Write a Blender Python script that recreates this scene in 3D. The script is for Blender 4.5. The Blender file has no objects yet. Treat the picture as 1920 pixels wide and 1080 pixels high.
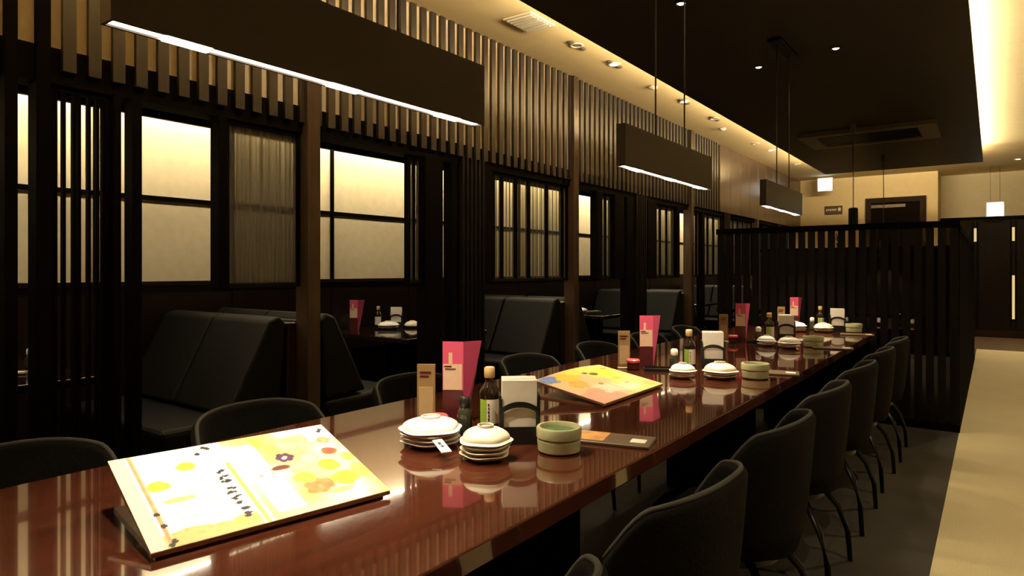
import bpy, bmesh, math, random
from math import pi, sin, cos, radians as R
random.seed(7)
scn = bpy.context.scene
C = scn.collection

# ------------------------------------------------------------------ camera
cd = bpy.data.cameras.new('camera'); cam = bpy.data.objects.new('camera', cd); C.objects.link(cam)
cd.sensor_width = 36.0; cd.lens = 36.0*1230/1920; cd.shift_y = -34/1920; cd.clip_start = 0.02
cam.location = (0, 0, 1.25); cam.rotation_euler = (R(90), 0, math.atan2(902, 1230))
scn.camera = cam

# ------------------------------------------------------------------ world, exposure
w = bpy.data.worlds.new('world'); scn.world = w; w.use_nodes = True
w.node_tree.nodes['Background'].inputs[0].default_value = (1, .8, .55, 1)
w.node_tree.nodes['Background'].inputs[1].default_value = 0.01
vs = scn.view_settings
vs.view_transform = 'Standard'; vs.look = 'None'; vs.gamma = 1; vs.use_curve_mapping = False; vs.exposure = 0.0
scn.cycles.use_denoising = True
scn.cycles.max_bounces = 10; scn.cycles.diffuse_bounces = 4; scn.cycles.glossy_bounces = 4
scn.cycles.transmission_bounces = 8; scn.cycles.transparent_max_bounces = 16
scn.cycles.caustics_reflective = False; scn.cycles.caustics_refractive = False
scn.cycles.sample_clamp_indirect = 4.0

# light levels
WARM = (1.0, 0.76, 0.42)
L_PEND_SPOT = 50.0
L_STRIP = 9.0
L_COVE_L = 165.0
L_COVE_R = 120.0
L_BOOTH = 78.0
L_DOWN = 26.0
L_CLOUD = 6.0
L_AISLE = 130.0

# ------------------------------------------------------------------ materials
MATS = {}
def mat(name, col, rough=.5, metal=0., spec=.5, var=0., scale=8., stretch=(1, 1, 1), bump=0., coat=0., trans=0., ior=1.45, emit=None, es=0., col2=None):
    m = bpy.data.materials.new(name); m.use_nodes = True; nt = m.node_tree; b = nt.nodes['Principled BSDF']
    b.inputs['Base Color'].default_value = (*col, 1); b.inputs['Roughness'].default_value = rough
    b.inputs['Metallic'].default_value = metal; b.inputs['Specular IOR Level'].default_value = spec
    b.inputs['Coat Weight'].default_value = coat; b.inputs['Coat Roughness'].default_value = .03
    b.inputs['Transmission Weight'].default_value = trans; b.inputs['IOR'].default_value = ior
    if emit: b.inputs['Emission Color'].default_value = (*emit, 1); b.inputs['Emission Strength'].default_value = es
    if var or bump or col2:
        tc = nt.nodes.new('ShaderNodeTexCoord'); mp = nt.nodes.new('ShaderNodeMapping'); nz = nt.nodes.new('ShaderNodeTexNoise')
        mp.inputs['Scale'].default_value = stretch; nz.inputs['Scale'].default_value = scale; nz.inputs['Detail'].default_value = 5
        nt.links.new(tc.outputs['Object'], mp.inputs[0]); nt.links.new(mp.outputs[0], nz.inputs['Vector'])
        if var or col2:
            cr = nt.nodes.new('ShaderNodeValToRGB')
            a = tuple(c*(1-var) for c in col); c2 = col2 or tuple(min(1, c*(1+var)) for c in col)
            cr.color_ramp.elements[0].position = .3; cr.color_ramp.elements[0].color = (*a, 1)
            cr.color_ramp.elements[1].position = .7; cr.color_ramp.elements[1].color = (*c2, 1)
            nt.links.new(nz.outputs['Fac'], cr.inputs[0]); nt.links.new(cr.outputs[0], b.inputs['Base Color'])
        if bump:
            bp = nt.nodes.new('ShaderNodeBump'); bp.inputs['Strength'].default_value = bump; bp.inputs['Distance'].default_value = .01
            nt.links.new(nz.outputs['Fac'], bp.inputs['Height']); nt.links.new(bp.outputs[0], b.inputs['Normal'])
    MATS[name] = m
    return m
def emis(name, col, s):
    m = bpy.data.materials.new(name); m.use_nodes = True; nt = m.node_tree; nt.nodes.clear()
    e = nt.nodes.new('ShaderNodeEmission'); e.inputs[0].default_value = (*col, 1); e.inputs[1].default_value = s
    o = nt.nodes.new('ShaderNodeOutputMaterial'); nt.links.new(e.outputs[0], o.inputs[0]); MATS[name] = m
    return m

mat('lacquer', (.062, .0165, .008), .09, var=.3, scale=5, stretch=(6, .5, 1), coat=1.)
mat('lacquer_edge', (.07, .018, .009), .2, var=.2, scale=5, coat=.5)
mat('dark_wood', (.0055, .0038, .0028), .55, spec=.09, var=.3, scale=6, stretch=(8, 8, .6))
mat('black_wood', (.0022, .0016, .0012), .75, spec=.025, var=.2, scale=6)
mat('slat_brown', (.016, .0105, .007), .4, var=.25, scale=7, stretch=(8, 8, .5))
mat('post_brown', (.05, .031, .019), .26, var=.2, scale=5, stretch=(8, 8, .5))
mat('panel_brown', (.085, .055, .035), .22, var=.2, scale=4, stretch=(1, 6, .4))
mat('wall_tan', (.66, .53, .35), .8, var=.06, scale=20, bump=.05)
mat('paper_wall', (.80, .675, .425), .85, var=.05, scale=14, bump=.03)
mat('ceiling_cream', (.78, .64, .37), .8, var=.03, scale=10)
mat('ceiling_dark', (.030, .022, .013), .55, var=.1, scale=6)
mat('wall_cream', (.70, .57, .33), .8, var=.03, scale=12)
mat('wall_grey_cream', (.74, .66, .46), .8, var=.03, scale=12)
mat('wainscot', (.011, .0045, .003), .35, spec=.3, var=.3, scale=5, stretch=(1, 6, 1))
mat('leather', (.004, .0036, .003), .55, spec=.13, var=.2, scale=30, bump=.15)
mat('fabric', (.0075, .0066, .005), .95, spec=.08, var=.2, scale=90, bump=.2)
mat('fabric_piping', (.04, .036, .030), .8)
mat('seat_fabric', (.006, .005, .004), .95, spec=.08, var=.2, scale=90, bump=.2)
mat('black_metal', (.012, .012, .012), .35, metal=.6)
mat('steel', (.5, .48, .42), .35, metal=1.)
mat('cable', (.12, .10, .08), .5)
mat('lamp_body', (.030, .021, .013), .28, var=.15, scale=4)
mat('porcelain', (.86, .82, .72), .22)
mat('porcelain_cream', (.80, .72, .55), .3, var=.06, scale=12)
mat('celadon', (.36, .35, .19), .3, var=.1, scale=25)
mat('celadon_green', (.05, .11, .035), .3, var=.5, scale=60)
mat('soy_glass', (.012, .006, .004), .08, coat=.5)
mat('cap_tan', (.55, .36, .14), .5, var=.1, scale=20)
mat('cap_white', (.85, .80, .68), .4)
mat('cruet_glass', (.03, .032, .018), .12, coat=.4)
mat('napkin', (.86, .80, .68), .8, var=.04, scale=40)
mat('black_plastic', (.010, .010, .010), .3)
mat('pink', (.62, .085, .165), .4, var=.08, scale=12)
mat('pink_dark', (.50, .06, .145), .45)
mat('beige_print', (.66, .46, .31), .5, var=.05, scale=30)
mat('maroon', (.07, .010, .012), .35)
mat('card_tan', (.27, .165, .065), .5, var=.2, scale=9)
mat('card_pale', (.42, .29, .14), .5, var=.1, scale=14)
mat('red_lid', (.70, .09, .09), .35)
mat('jar_dark', (.05, .012, .010), .2)
mat('bill_brown', (.10, .062, .032), .4, var=.2, scale=18)
mat('bill_print', (.55, .26, .08), .5, var=.3, scale=30)
mat('label_white', (.82, .74, .6), .6)
mat('label_green', (.26, .40, .04), .6)
mat('ink', (.02, .02, .025), .6)
mat('stand_wood', (.22, .08, .035), .25, var=.2, scale=6)
mat('white_metal', (.7, .66, .56), .5)
mat('grille_gap', (.25, .22, .16), .7)
mat('ac_grey', (.16, .135, .09), .5)
mat('door_dark', (.004, .003, .002), .9, spec=.05)
mat('door_frame', (.014, .007, .004), .7, spec=.15)
mat('plaque', (.06, .035, .018), .5)
mat('leaf', (.04, .06, .02), .6)
mat('floor_dark', (.034, .028, .019), .55, spec=.3, var=.3, scale=3)
mat('clear', (.9, .9, .85), .08, trans=1., ior=1.3)
emis('strip_emit', (1, .85, .62), L_STRIP)
emis('lens_emit', (1, .88, .66), L_STRIP*5)
emis('cove_l', WARM, L_COVE_L)
emis('cove_r', (1, .84, .55), L_COVE_R)
emis('far_fill_emit', WARM, 640.0)  # for the added strip that brightens the far wall
emis('booth_emit', (1, .83, .56), L_BOOTH)
emis('wash_emit', (1, .85, .60), 60.0)
emis('down_emit', (1, .86, .6), 6.0)
emis('sign_emit', (.86, 1.0, 1.0), 2.6)
emis('slit_emit', (1, .72, .28), .8)

# aisle stone floor: speckled
m = mat('floor_stone', (.62, .52, .275), .45, var=.04, scale=3)
nt = m.node_tree; b = nt.nodes['Principled BSDF']
vz = nt.nodes.new('ShaderNodeTexNoise'); vz.inputs['Scale'].default_value = 140; vz.inputs['Detail'].default_value = 2
mx = nt.nodes.new('ShaderNodeMixRGB'); mx.blend_type = 'MULTIPLY'; mx.inputs[0].default_value = .25
cr = nt.nodes.new('ShaderNodeValToRGB'); cr.color_ramp.elements[0].position = .35; cr.color_ramp.elements[0].color = (.45, .42, .36, 1); cr.color_ramp.elements[1].position = .55
tc = nt.nodes.new('ShaderNodeTexCoord'); nt.links.new(tc.outputs['Object'], vz.inputs['Vector']); nt.links.new(vz.outputs['Fac'], cr.inputs[0])
prev = b.inputs['Base Color'].links[0].from_socket
nt.links.new(prev, mx.inputs[1]); nt.links.new(cr.outputs[0], mx.inputs[2]); nt.links.new(mx.outputs[0], b.inputs['Base Color'])
# dark floor: faint tile joints
m = MATS['floor_dark']; nt = m.node_tree; b = nt.nodes['Principled BSDF']
bk = nt.nodes.new('ShaderNodeTexBrick'); bk.offset = 0; bk.inputs['Scale'].default_value = 1; bk.inputs['Brick Width'].default_value = .6; bk.inputs['Row Height'].default_value = .6
bk.inputs['Mortar Size'].default_value = .004; bk.inputs['Color1'].default_value = (1, 1, 1, 1); bk.inputs['Color2'].default_value = (.86, .86, .86, 1); bk.inputs['Mortar'].default_value = (.5, .5, .5, 1)
tc = nt.nodes.new('ShaderNodeTexCoord'); nt.links.new(tc.outputs['Object'], bk.inputs['Vector'])
mx = nt.nodes.new('ShaderNodeMixRGB'); mx.blend_type = 'MULTIPLY'; mx.inputs[0].default_value = 1
prev = b.inputs['Base Color'].links[0].from_socket
nt.links.new(prev, mx.inputs[1]); nt.links.new(bk.outputs[0], mx.inputs[2]); nt.links.new(mx.outputs[0], b.inputs['Base Color'])
# reeded glass: tinted, partly see-through
m = bpy.data.materials.new('reeded_glass'); m.use_nodes = True; nt = m.node_tree; nt.nodes.clear()
o = nt.nodes.new('ShaderNodeOutputMaterial'); tr = nt.nodes.new('ShaderNodeBsdfTransparent'); tr.inputs[0].default_value = (.62, .60, .52, 1)
df = nt.nodes.new('ShaderNodeBsdfDiffuse'); df.inputs[0].default_value = (.09, .085, .07, 1)
gl = nt.nodes.new('ShaderNodeBsdfGlossy'); gl.inputs['Roughness'].default_value = .2
m1 = nt.nodes.new('ShaderNodeMixShader'); m1.inputs[0].default_value = .42
m2 = nt.nodes.new('ShaderNodeMixShader'); m2.inputs[0].default_value = .05
tc = nt.nodes.new('ShaderNodeTexCoord'); mp = nt.nodes.new('ShaderNodeMapping'); mp.inputs['Scale'].default_value = (0, 1, 0)
nz = nt.nodes.new('ShaderNodeTexNoise'); nz.inputs['Scale'].default_value = 42; nz.inputs['Detail'].default_value = 2
rp = nt.nodes.new('ShaderNodeMapRange'); rp.inputs[1].default_value = .38; rp.inputs[2].default_value = .62; rp.inputs[3].default_value = .28; rp.inputs[4].default_value = .92
nt.links.new(tc.outputs['Object'], mp.inputs[0]); nt.links.new(mp.outputs[0], nz.inputs['Vector']); nt.links.new(nz.outputs['Fac'], rp.inputs[0]); nt.links.new(rp.outputs[0], m1.inputs[0])
nt.links.new(tr.outputs[0], m1.inputs[1]); nt.links.new(df.outputs[0], m1.inputs[2])
nt.links.new(m1.outputs[0], m2.inputs[1]); nt.links.new(gl.outputs[0], m2.inputs[2]); nt.links.new(m2.outputs[0], o.inputs[0])
MATS['reeded_glass'] = m
m = m.copy(); m.name = 'smoked_reeded_glass'; MATS['smoked_reeded_glass'] = m
for nd in m.node_tree.nodes:
    if nd.type == 'BSDF_TRANSPARENT': nd.inputs[0].default_value = (.20, .185, .15, 1)
    if nd.type == 'MAP_RANGE': nd.inputs[3].default_value = .45; nd.inputs[4].default_value = .95
    if nd.type == 'BSDF_DIFFUSE': nd.inputs[0].default_value = (.12, .115, .10, 1)
# print material: reads the painted colours of a printed sheet
m = bpy.data.materials.new('print'); m.use_nodes = True; nt = m.node_tree; b = nt.nodes['Principled BSDF']
ca = nt.nodes.new('ShaderNodeVertexColor'); ca.layer_name = 'print'; nt.links.new(ca.outputs[0], b.inputs['Base Color'])
b.inputs['Roughness'].default_value = .35; MATS['print'] = m

# ------------------------------------------------------------------ helpers
def raw(name, verts, faces, material, parent=None, smooth=False, loc=None, rot=None):
    me = bpy.data.meshes.new(name); me.from_pydata(verts, [], faces)
    bm = bmesh.new(); bm.from_mesh(me); bmesh.ops.recalc_face_normals(bm, faces=bm.faces); bm.to_mesh(me); bm.free()
    me.materials.append(MATS[material])
    if smooth: me.polygons.foreach_set('use_smooth', [True]*len(me.polygons))
    return link(name, me, parent, loc, rot)
def link(name, me, parent=None, loc=None, rot=None):
    o = bpy.data.objects.new(name, me); C.objects.link(o)
    if parent: o.parent = parent
    if loc: o.location = loc
    if rot: o.rotation_euler = rot
    return o
def boxvf(x0, x1, y0, y1, z0, z1):
    v = [(x, y, z) for x in (x0, x1) for y in (y0, y1) for z in (z0, z1)]
    f = [(0, 1, 3, 2), (4, 6, 7, 5), (0, 4, 5, 1), (2, 3, 7, 6), (0, 2, 6, 4), (1, 5, 7, 3)]
    return v, f
def box(name, x0, x1, y0, y1, z0, z1, material, parent=None, bev=0., seg=2, loc=None, rot=None):
    me = bpy.data.meshes.new(name); v, f = boxvf(x0, x1, y0, y1, z0, z1); me.from_pydata(v, [], f)
    bm = bmesh.new(); bm.from_mesh(me); bmesh.ops.recalc_face_normals(bm, faces=bm.faces)
    if bev: bmesh.ops.bevel(bm, geom=list(bm.edges), offset=bev, segments=seg, profile=.5, affect='EDGES')
    bm.to_mesh(me); bm.free(); me.materials.append(MATS[material])
    if bev and seg > 1: me.polygons.foreach_set('use_smooth', [False]*len(me.polygons))
    return link(name, me, parent, loc, rot)
def multi(name, boxes, material, parent=None, loc=None, rot=None):
    V, F = [], []
    for bb in boxes:
        v, f = boxvf(*bb); n = len(V); V += v; F += [tuple(i+n for i in q) for q in f]
    return raw(name, V, F, material, parent, loc=loc, rot=rot)
def lathe(name, prof, material, parent=None, n=32, loc=None, lobes=0, lobe=0., smooth=True, sx=1., sy=1.):
    V, F = [], []
    for r, z in prof:
        for i in range(n):
            a = 2*pi*i/n; k = 1+lobe*cos(lobes*a)*(r/max(p[0] for p in prof)) if lobes else 1
            V.append((r*k*cos(a)*sx, r*k*sin(a)*sy, z))
    for j in range(len(prof)-1):
        for i in range(n):
            F.append((j*n+i, j*n+(i+1) % n, (j+1)*n+(i+1) % n, (j+1)*n+i))
    if prof[0][0] > 1e-4: F.append(tuple(range(n-1, -1, -1)))
    if prof[-1][0] > 1e-4: F.append(tuple((len(prof)-1)*n+i for i in range(n)))
    o = raw(name, V, F, material, parent, smooth, loc)
    if smooth:
        try: o.data.set_sharp_from_angle(angle=R(40))
        except Exception: pass
    return o
def tube(name, pts, rad, material, parent=None, n=10, loc=None):
    from mathutils import Vector
    P = [Vector(p) for p in pts]; V, F = [], []
    rr = rad if isinstance(rad, (list, tuple)) else [rad]*len(P)
    for i, p in enumerate(P):
        t = (P[min(i+1, len(P)-1)]-P[max(i-1, 0)]).normalized()
        a = t.cross(Vector((0, 0, 1)) if abs(t.z) < .9 else Vector((1, 0, 0))).normalized(); bb = t.cross(a)
        for k in range(n):
            q = p+(a*cos(2*pi*k/n)+bb*sin(2*pi*k/n))*rr[i]; V.append(tuple(q))
    for i in range(len(P)-1):
        for k in range(n): F.append((i*n+k, i*n+(k+1) % n, (i+1)*n+(k+1) % n, (i+1)*n+k))
    F.append(tuple(range(n))); F.append(tuple((len(P)-1)*n+k for k in range(n)))
    return raw(name, V, F, material, parent, True, loc)
def prism(name, poly, y0, y1, material, parent=None, axis='y', loc=None, rot=None, bev=0.):
    # poly in (x,z) extruded along y  (axis 'x': poly in (y,z) extruded along x)
    n = len(poly)
    mk = (lambda a, b, t: (a, t, b)) if axis == 'y' else (lambda a, b, t: (t, a, b))
    V = [mk(a, b, y0) for a, b in poly]+[mk(a, b, y1) for a, b in poly]
    F = [tuple(range(n)), tuple(range(2*n-1, n-1, -1))]+[(i, (i+1) % n, n+(i+1) % n, n+i) for i in range(n)]
    me = bpy.data.meshes.new(name); me.from_pydata(V, [], F)
    bm = bmesh.new(); bm.from_mesh(me); bmesh.ops.recalc_face_normals(bm, faces=bm.faces)
    if bev: bmesh.ops.bevel(bm, geom=list(bm.edges), offset=bev, segments=3, profile=.5, affect='EDGES')
    bm.to_mesh(me); bm.free(); me.materials.append(MATS[material])
    return link(name, me, parent, loc, rot)
def tag(o, label, cat, group=None):
    o['label'] = label; o['category'] = cat
    if group: o['group'] = group
    return o
def thing(name, label, cat, loc=(0, 0, 0), rz=0., group=None):
    o = bpy.data.objects.new(name, None); o.empty_display_size = .05; C.objects.link(o)
    o.location = loc; o.rotation_euler = (0, 0, rz)
    return tag(o, label, cat, group)
def struct(o): o['kind'] = 'structure'; return o
def copy_tree(o, parent=None):
    c = o.copy(); C.objects.link(c)
    if parent: c.parent = parent
    for ch in o.children: copy_tree(ch, c)
    return c
def place(o, loc, rz, label, group=None):
    o.location = loc; o.rotation_euler = (0, 0, rz); o['label'] = label
    if group: o['group'] = group
    return o
def spot(name, loc, power, angle, parent=None, blend=.6, col=(1, .82, .56), size=.02, rot=(0, 0, 0)):
    l = bpy.data.lights.new(name, 'SPOT'); l.energy = power; l.spot_size = R(angle); l.spot_blend = blend; l.color = col; l.shadow_soft_size = size
    o = bpy.data.objects.new(name, l); C.objects.link(o); o.location = loc; o.rotation_euler = rot
    if parent: o.parent = parent
    return o

# ------------------------------------------------------------------ dimensions
XF = -3.35      # booth front, slatted wall face
XB = -4.715     # back wall of the booths
ZC = 3.164      # cream ceiling
ZD = 2.947      # dark hung ceiling
YB = 15.1       # far wall
BAY = 1.555
POSTS = [2.5+BAY*2*k for k in range(4)]            # 2.5 5.61 8.72 11.83
PILS = [4.055+BAY*2*k for k in range(4)]           # 4.055 7.165 10.275 13.385

# ------------------------------------------------------------------ structure
struct(box('floor', -4.9, -.21, -3, 12.7, -.05, 0, 'floor_dark'))
struct(box('floor_aisle', -.21, 3.2, -3, 12.7, -.05, 0, 'floor_stone'))
struct(box('floor_threshold', -4.9, 3.2, 12.7, 16.2, -.05, 0, 'bill_brown'))
struct(box('ceiling', -4.9, 3.3, -3, 16.2, ZC, ZC+.08, 'ceiling_cream'))
struct(box('ceiling_hung', -2.405, -.127, -2.9, 12.7, ZD, ZD+.06, 'ceiling_dark'))
struct(box('wall_right', 3.2, 3.3, -3, 16.2, 0, ZC, 'wall_grey_cream'))
struct(box('wall_front', -4.9, 3.3, -3.1, -3, 0, ZC, 'wall_tan'))
wb = struct(box('wall_back', -3.6, -.86, YB, YB+.12, 0, ZC, 'wall_cream'))
struct(box('wall_back_recess', -.86, 3.2, YB+.9, YB+1.0, 0, ZC, 'wall_grey_cream'))
struct(box('wall_back_return', -.98, -.86, YB+.12, YB+1.0, 0, ZC, 'wall_cream'))
# booth back wall, lit paper panels in a dark lattice
bw = struct(box('wall_left', XB-.12, XB-.02, -1, YB, 0, 2.5, 'black_wood'))
P0 = 1.84-.945*2
lat = []
k = 0
while P0+.945*k < 14.5:
    y0 = P0+.945*k+.014; y1 = P0+.945*(k+1)-.014
    for z0, z1 in ((1.17, 1.735), (1.765, 2.42)):
        box('paper_panel', XB-.03, XB, y0, y1, z0, z1, 'paper_wall', bw)
    box('lattice_bar', XB-.03, XB+.022, y0-.028, y0, 1.17, 2.42, 'black_wood', bw)
    box('lattice_bar', XB-.03, XB+.018, y0, y1, 1.735, 1.765, 'black_wood', bw)
    box('wainscot_panel', XB-.03, XB+.012, y0-.012, y1+.012, .08, 1.14, 'wainscot', bw, bev=.006, seg=1)
    k += 1
box('wainscot_cap', XB-.03, XB+.03, -1, YB-.02, 1.14, 1.17, 'wainscot', bw)
# booth soffit with a lamp trough along the back wall
bs = struct(box('ceiling_booth', XB-.02, XF-.06, -1, YB-.02, 2.42, 2.48, 'black_wood'))
box('valance', XB+.56, XB+.59, -1, YB-.02, 2.18, 2.42, 'dark_wood', bs)
ls = thing('light_strip', 'warm concealed strip light above the lit paper wall of the booths', 'light', (XB+.45, 6, 2.35))
tube('tube_lamp', [(0, -6.5, 0), (0, 8.6, 0)], .012, 'booth_emit', ls, n=6)
box('mount', -.02, .02, -6.5, 8.6, .012, .04, 'black_metal', ls)
ls = thing('light_strip', 'slim warm strip close to the top of the lit paper wall', 'light', (XB+.07, 6, 2.398))
box('led_strip', -.01, .01, -6.5, 8.6, 0, .008, 'wash_emit', ls); box('mount', -.015, .015, -6.5, 8.6, .008, .022, 'black_metal', ls)

# slatted upper wall over the booth fronts
up = struct(box('wall_left_upper', XF-.10, XF-.025, -1, 9.9, 2.24, ZC, 'wall_tan'))
pitch = BAY/15; slat_me = None
ys = []
n0 = -18
for i in range(n0, 72):
    y = 2.5+pitch*(i+.5)
    if any(abs(y-p) < .05 for p in POSTS) or .93 < y < 1.16: continue
    ys.append(y)
for y in ys:
    if y > 9.85: break
    if slat_me is None:
        o = box('slat', -.012, .012, -.027, .027, 0, ZC-2.14, 'slat_brown', up); slat_me = o.data
    else: o = link('slat', slat_me, up)
    o.location = (XF-.012, y, 2.14)
hd = struct(box('trim_1', XF-.16, XF-.025, -1, YB, 2.08, 2.24, 'black_wood'))
# smooth panels further back
pn = struct(box('wall_left_far', XF-.12, XF-.03, 9.9, YB, 2.08, ZC, 'dark_wood'))
y = 9.92
while y < YB-.1:
    y1 = min(y+.5, YB); box('wall_panel', XF-.035, XF, y+.004, y1-.004, 2.14, ZC-.005, 'panel_brown', pn, bev=.003, seg=1); y += .5
# posts
n = 2
for i, p in enumerate(POSTS):
    struct(box('trim_%d' % n, XF-.09, XF+.03, p-.047, p+.047, 0, ZC if p < 9.8 else 2.14, 'post_brown', bev=.004, seg=1)); n += 1
for y0, y1 in ((.962, 1.008), (1.075, 1.130)):
    struct(box('trim_%d' % n, XF-.10, XF+.005, y0, y1, 0, ZC, 'black_wood', bev=.003, seg=1)); n += 1
for y0, y1 in ((1.39, 1.425), (1.475, 1.52), (1.915, 1.965), (3.507, 3.70), (3.80, 3.86), (4.19, 4.31), (6.105, 6.22), (6.50, 6.72), (6.80, 6.97), (7.36, 7.62), (8.27, 8.36), (9.20, 9.3)):
    low = 1.15 if round(y0, 3) in (1.915, 4.19, 6.105, 6.5, 7.36, 8.27) else 0
    struct(box('trim_%d' % n, XF-.10, XF-.01, y0, y1, low, 2.09, 'black_wood', bev=.003, seg=1)); n += 1
for p in PILS:
    pl = struct(box('trim_%d' % n, XF-.11, XF-.05, p-.15, p+.15, 0, 2.09, 'black_wood')); n += 1
    for i in range(6):
        yy = p-.125+.05*i
        box('slat', XF-.05, XF, yy-.013, yy+.013, 0, 2.14, 'dark_wood', pl)
tb = struct(box('baseboard_left', XF-.10, XF, 1.0, 14, 0, .10, 'black_wood'))

# ------------------------------------------------------------------ booth screens (reeded glass with mullions)
def reeded(name, y0, y1, z0, z1, parent, gm='reeded_glass'):
    V, F = [], []; nn = max(8, int((y1-y0)/.006))
    for i in range(nn+1):
        y = y0+(y1-y0)*i/nn; x = .004*cos(2*pi*i/4.0)
        V += [(x, y, z0), (x, y, z1), ]
    for i in range(nn): F.append((2*i, 2*i+2, 2*i+3, 2*i+1))
    return raw(name, V, F, gm, parent, True)
def screen(y0, y1, mull, label, z0=1.15, z1=2.08, glass=True, w=.014, gm='reeded_glass'):
    t = thing('booth_screen', label, 'screen', (XF-.06, (y0+y1)/2, z0), group='screens along the booth fronts')
    a, bb = y0-(y0+y1)/2, y1-(y0+y1)/2; h = z1-z0
    box('frame_stile', -.02, .02, a, a+.022, 0, h, 'black_wood', t); box('frame_stile', -.02, .02, bb-.022, bb, 0, h, 'black_wood', t)
    box('frame_rail', -.02, .02, a+.022, bb-.022, 0, .025, 'dark_wood', t); box('frame_rail', -.02, .02, a+.022, bb-.022, h-.025, h, 'black_wood', t)
    for q in mull:
        yy = a+(bb-a)*q; box('mullion', -.014, .014, yy-w/2, yy+w/2, .025, h-.025, 'black_wood', t)
    if glass: reeded('glass_pane', a+.022, bb-.022, .025, h-.025, t, gm)
    return t
screen(1.132, 1.388, (.13, .26, .42, .5, .66, .80, .9), 'dark slatted screen at the left end of the booth front, full height', z0=.12, w=.013, glass=False)
screen(1.97, 2.45, (), 'grey ribbed glass screen left of the nearest brown post', gm='smoked_reeded_glass')
screen(3.36, 3.505, (.5,), 'narrow ribbed glass screen right of the big lit booth window')
screen(4.31, 5.56, (.05, .145, .31, .47, .71, .93), 'wide ribbed glass screen with many dark mullions right of the first slatted pilaster', w=.035)
screen(6.22, 6.50, (.5,), 'narrow ribbed glass screen right of the second lit opening', w=.02)
screen(7.62, 8.27, (.3, .62), 'ribbed glass screen left of the third brown post', w=.03)
screen(8.78, 9.20, (.35, .7), 'ribbed glass screen right of the third brown post', w=.03)
screen(9.3, 10.1, (.3, .6), 'ribbed glass screen partly hidden behind the left end of the slatted partition', w=.03)
screen(10.45, 11.7, (.2, .4, .6, .8), 'small far ribbed glass screen above the slatted partition', w=.03)

# ------------------------------------------------------------------ benches and booth tables
def bench(p, sgn, label):
    # sgn -1: faces -y, stands on the near side of the post
    t = thing('booth_bench', label, 'bench', (-4.02, p, 0), group='leather benches in the booths')
    s = sgn
    x0, x1 = -.64, .60
    box('base', x0+.02, x1-.02, *sorted((s*.20, s*.80)), 0, .26, 'black_wood', t)
    box('seat_cushion', x0, x1, *sorted((s*.16, s*.86)), .26, .42, 'leather', t, bev=.035, seg=3)
    poly = [(s*.16, .42), (s*.50, .44), (s*.24, .95), (s*.17, .975), (s*.12, .93)]
    xm = (x0+x1)/2
    for a, bb in ((x0, xm-.004), (xm+.004, x1)):
        prism('back_cushion', poly, a, bb, 'leather', t, axis='x', bev=.02)
    box('back_panel', x0+.01, x1-.005, *sorted((s*.05, s*.115)), 0, .93, 'wainscot', t, bev=.01)
    return t
names = ['nearest', 'second', 'third', 'farthest']
for i, p in enumerate(POSTS):
    bench(p, -1, 'black leather bench with sloping backrest, left of the %s brown post' % names[i])
    bench(p, 1, 'black leather booth bench right of the %s brown post' % names[i])
TC = [.945, 4.055, 7.165, 10.275]
tn = ['booth at the left edge of the picture', 'booth with the big lit window', 'booth right of the second brown post', 'booth beyond the slatted partition']
for y, nm in zip(TC, tn):
    t = thing('booth_table', 'black lacquered booth table in the %s' % nm, 'table', (-4.10, y, 0), group='tables in the booths')
    box('tabletop', -.56, .50, -.48, .48, .68, .72, 'soy_glass', t, bev=.006)
    box('pedestal', -.2, .2, -.06, .06, .03, .68, 'black_wood', t); box('foot', -.32, .32, -.25, .25, 0, .03, 'black_wood', t)

# ------------------------------------------------------------------ partition of vertical slats at the table's end
YP = 6.10
def partition(x0, x1, yp, h, label, nsl, along='x', sw=.055, sd=.07, name='slatted_partition', sm='dark_wood'):
    t = thing(name, label, 'partition', (x0, yp, 0) if along == 'x' else (yp, x0, 0))
    L = x1-x0
    def bb(nm, a0, a1, d0, d1, z0, z1, m, **k):
        return box(nm, *((a0, a1, d0, d1) if along == 'x' else (d0, d1, a0, a1)), z0, z1, m, t, **k)
    bb('top_rail', 0, L, -sd/2-.006, sd/2+.006, h-.05, h, 'black_wood')
    bb('bottom_rail', 0, L, -sd/2-.004, sd/2+.004, 0, .06, 'black_wood')
    me = None
    for i in range(nsl):
        a = sw/2+.012+(L-sw-.024)*i/(nsl-1)
        if me is None:
            o = bb('slat', -sw/2, sw/2, -sd/2, sd/2, .06, h-.05, sm); me = o.data
        else: o = link('slat', me, t)
        o.location = (a, 0, 0) if along == 'x' else (0, a, 0)
    bb('middle_rail', 0, L, -.012, .012, .86, .89, 'black_wood')
    return t
partition(-2.09, -.205, YP, 1.63, 'black wooden partition of upright slats at the far end of the long table', 24, sw=.052, sd=.03)
partition(YP+.05, 11.3, -.235, 1.60, 'black slatted low partition running along the pale aisle', 50, along='y', sw=.07, sd=.05, sm='black_wood')
partition(-3.15, -.275, 11.35, 1.60, 'black slatted partition closing off the far dining bay', 38, sw=.0722, sd=.05)

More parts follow.
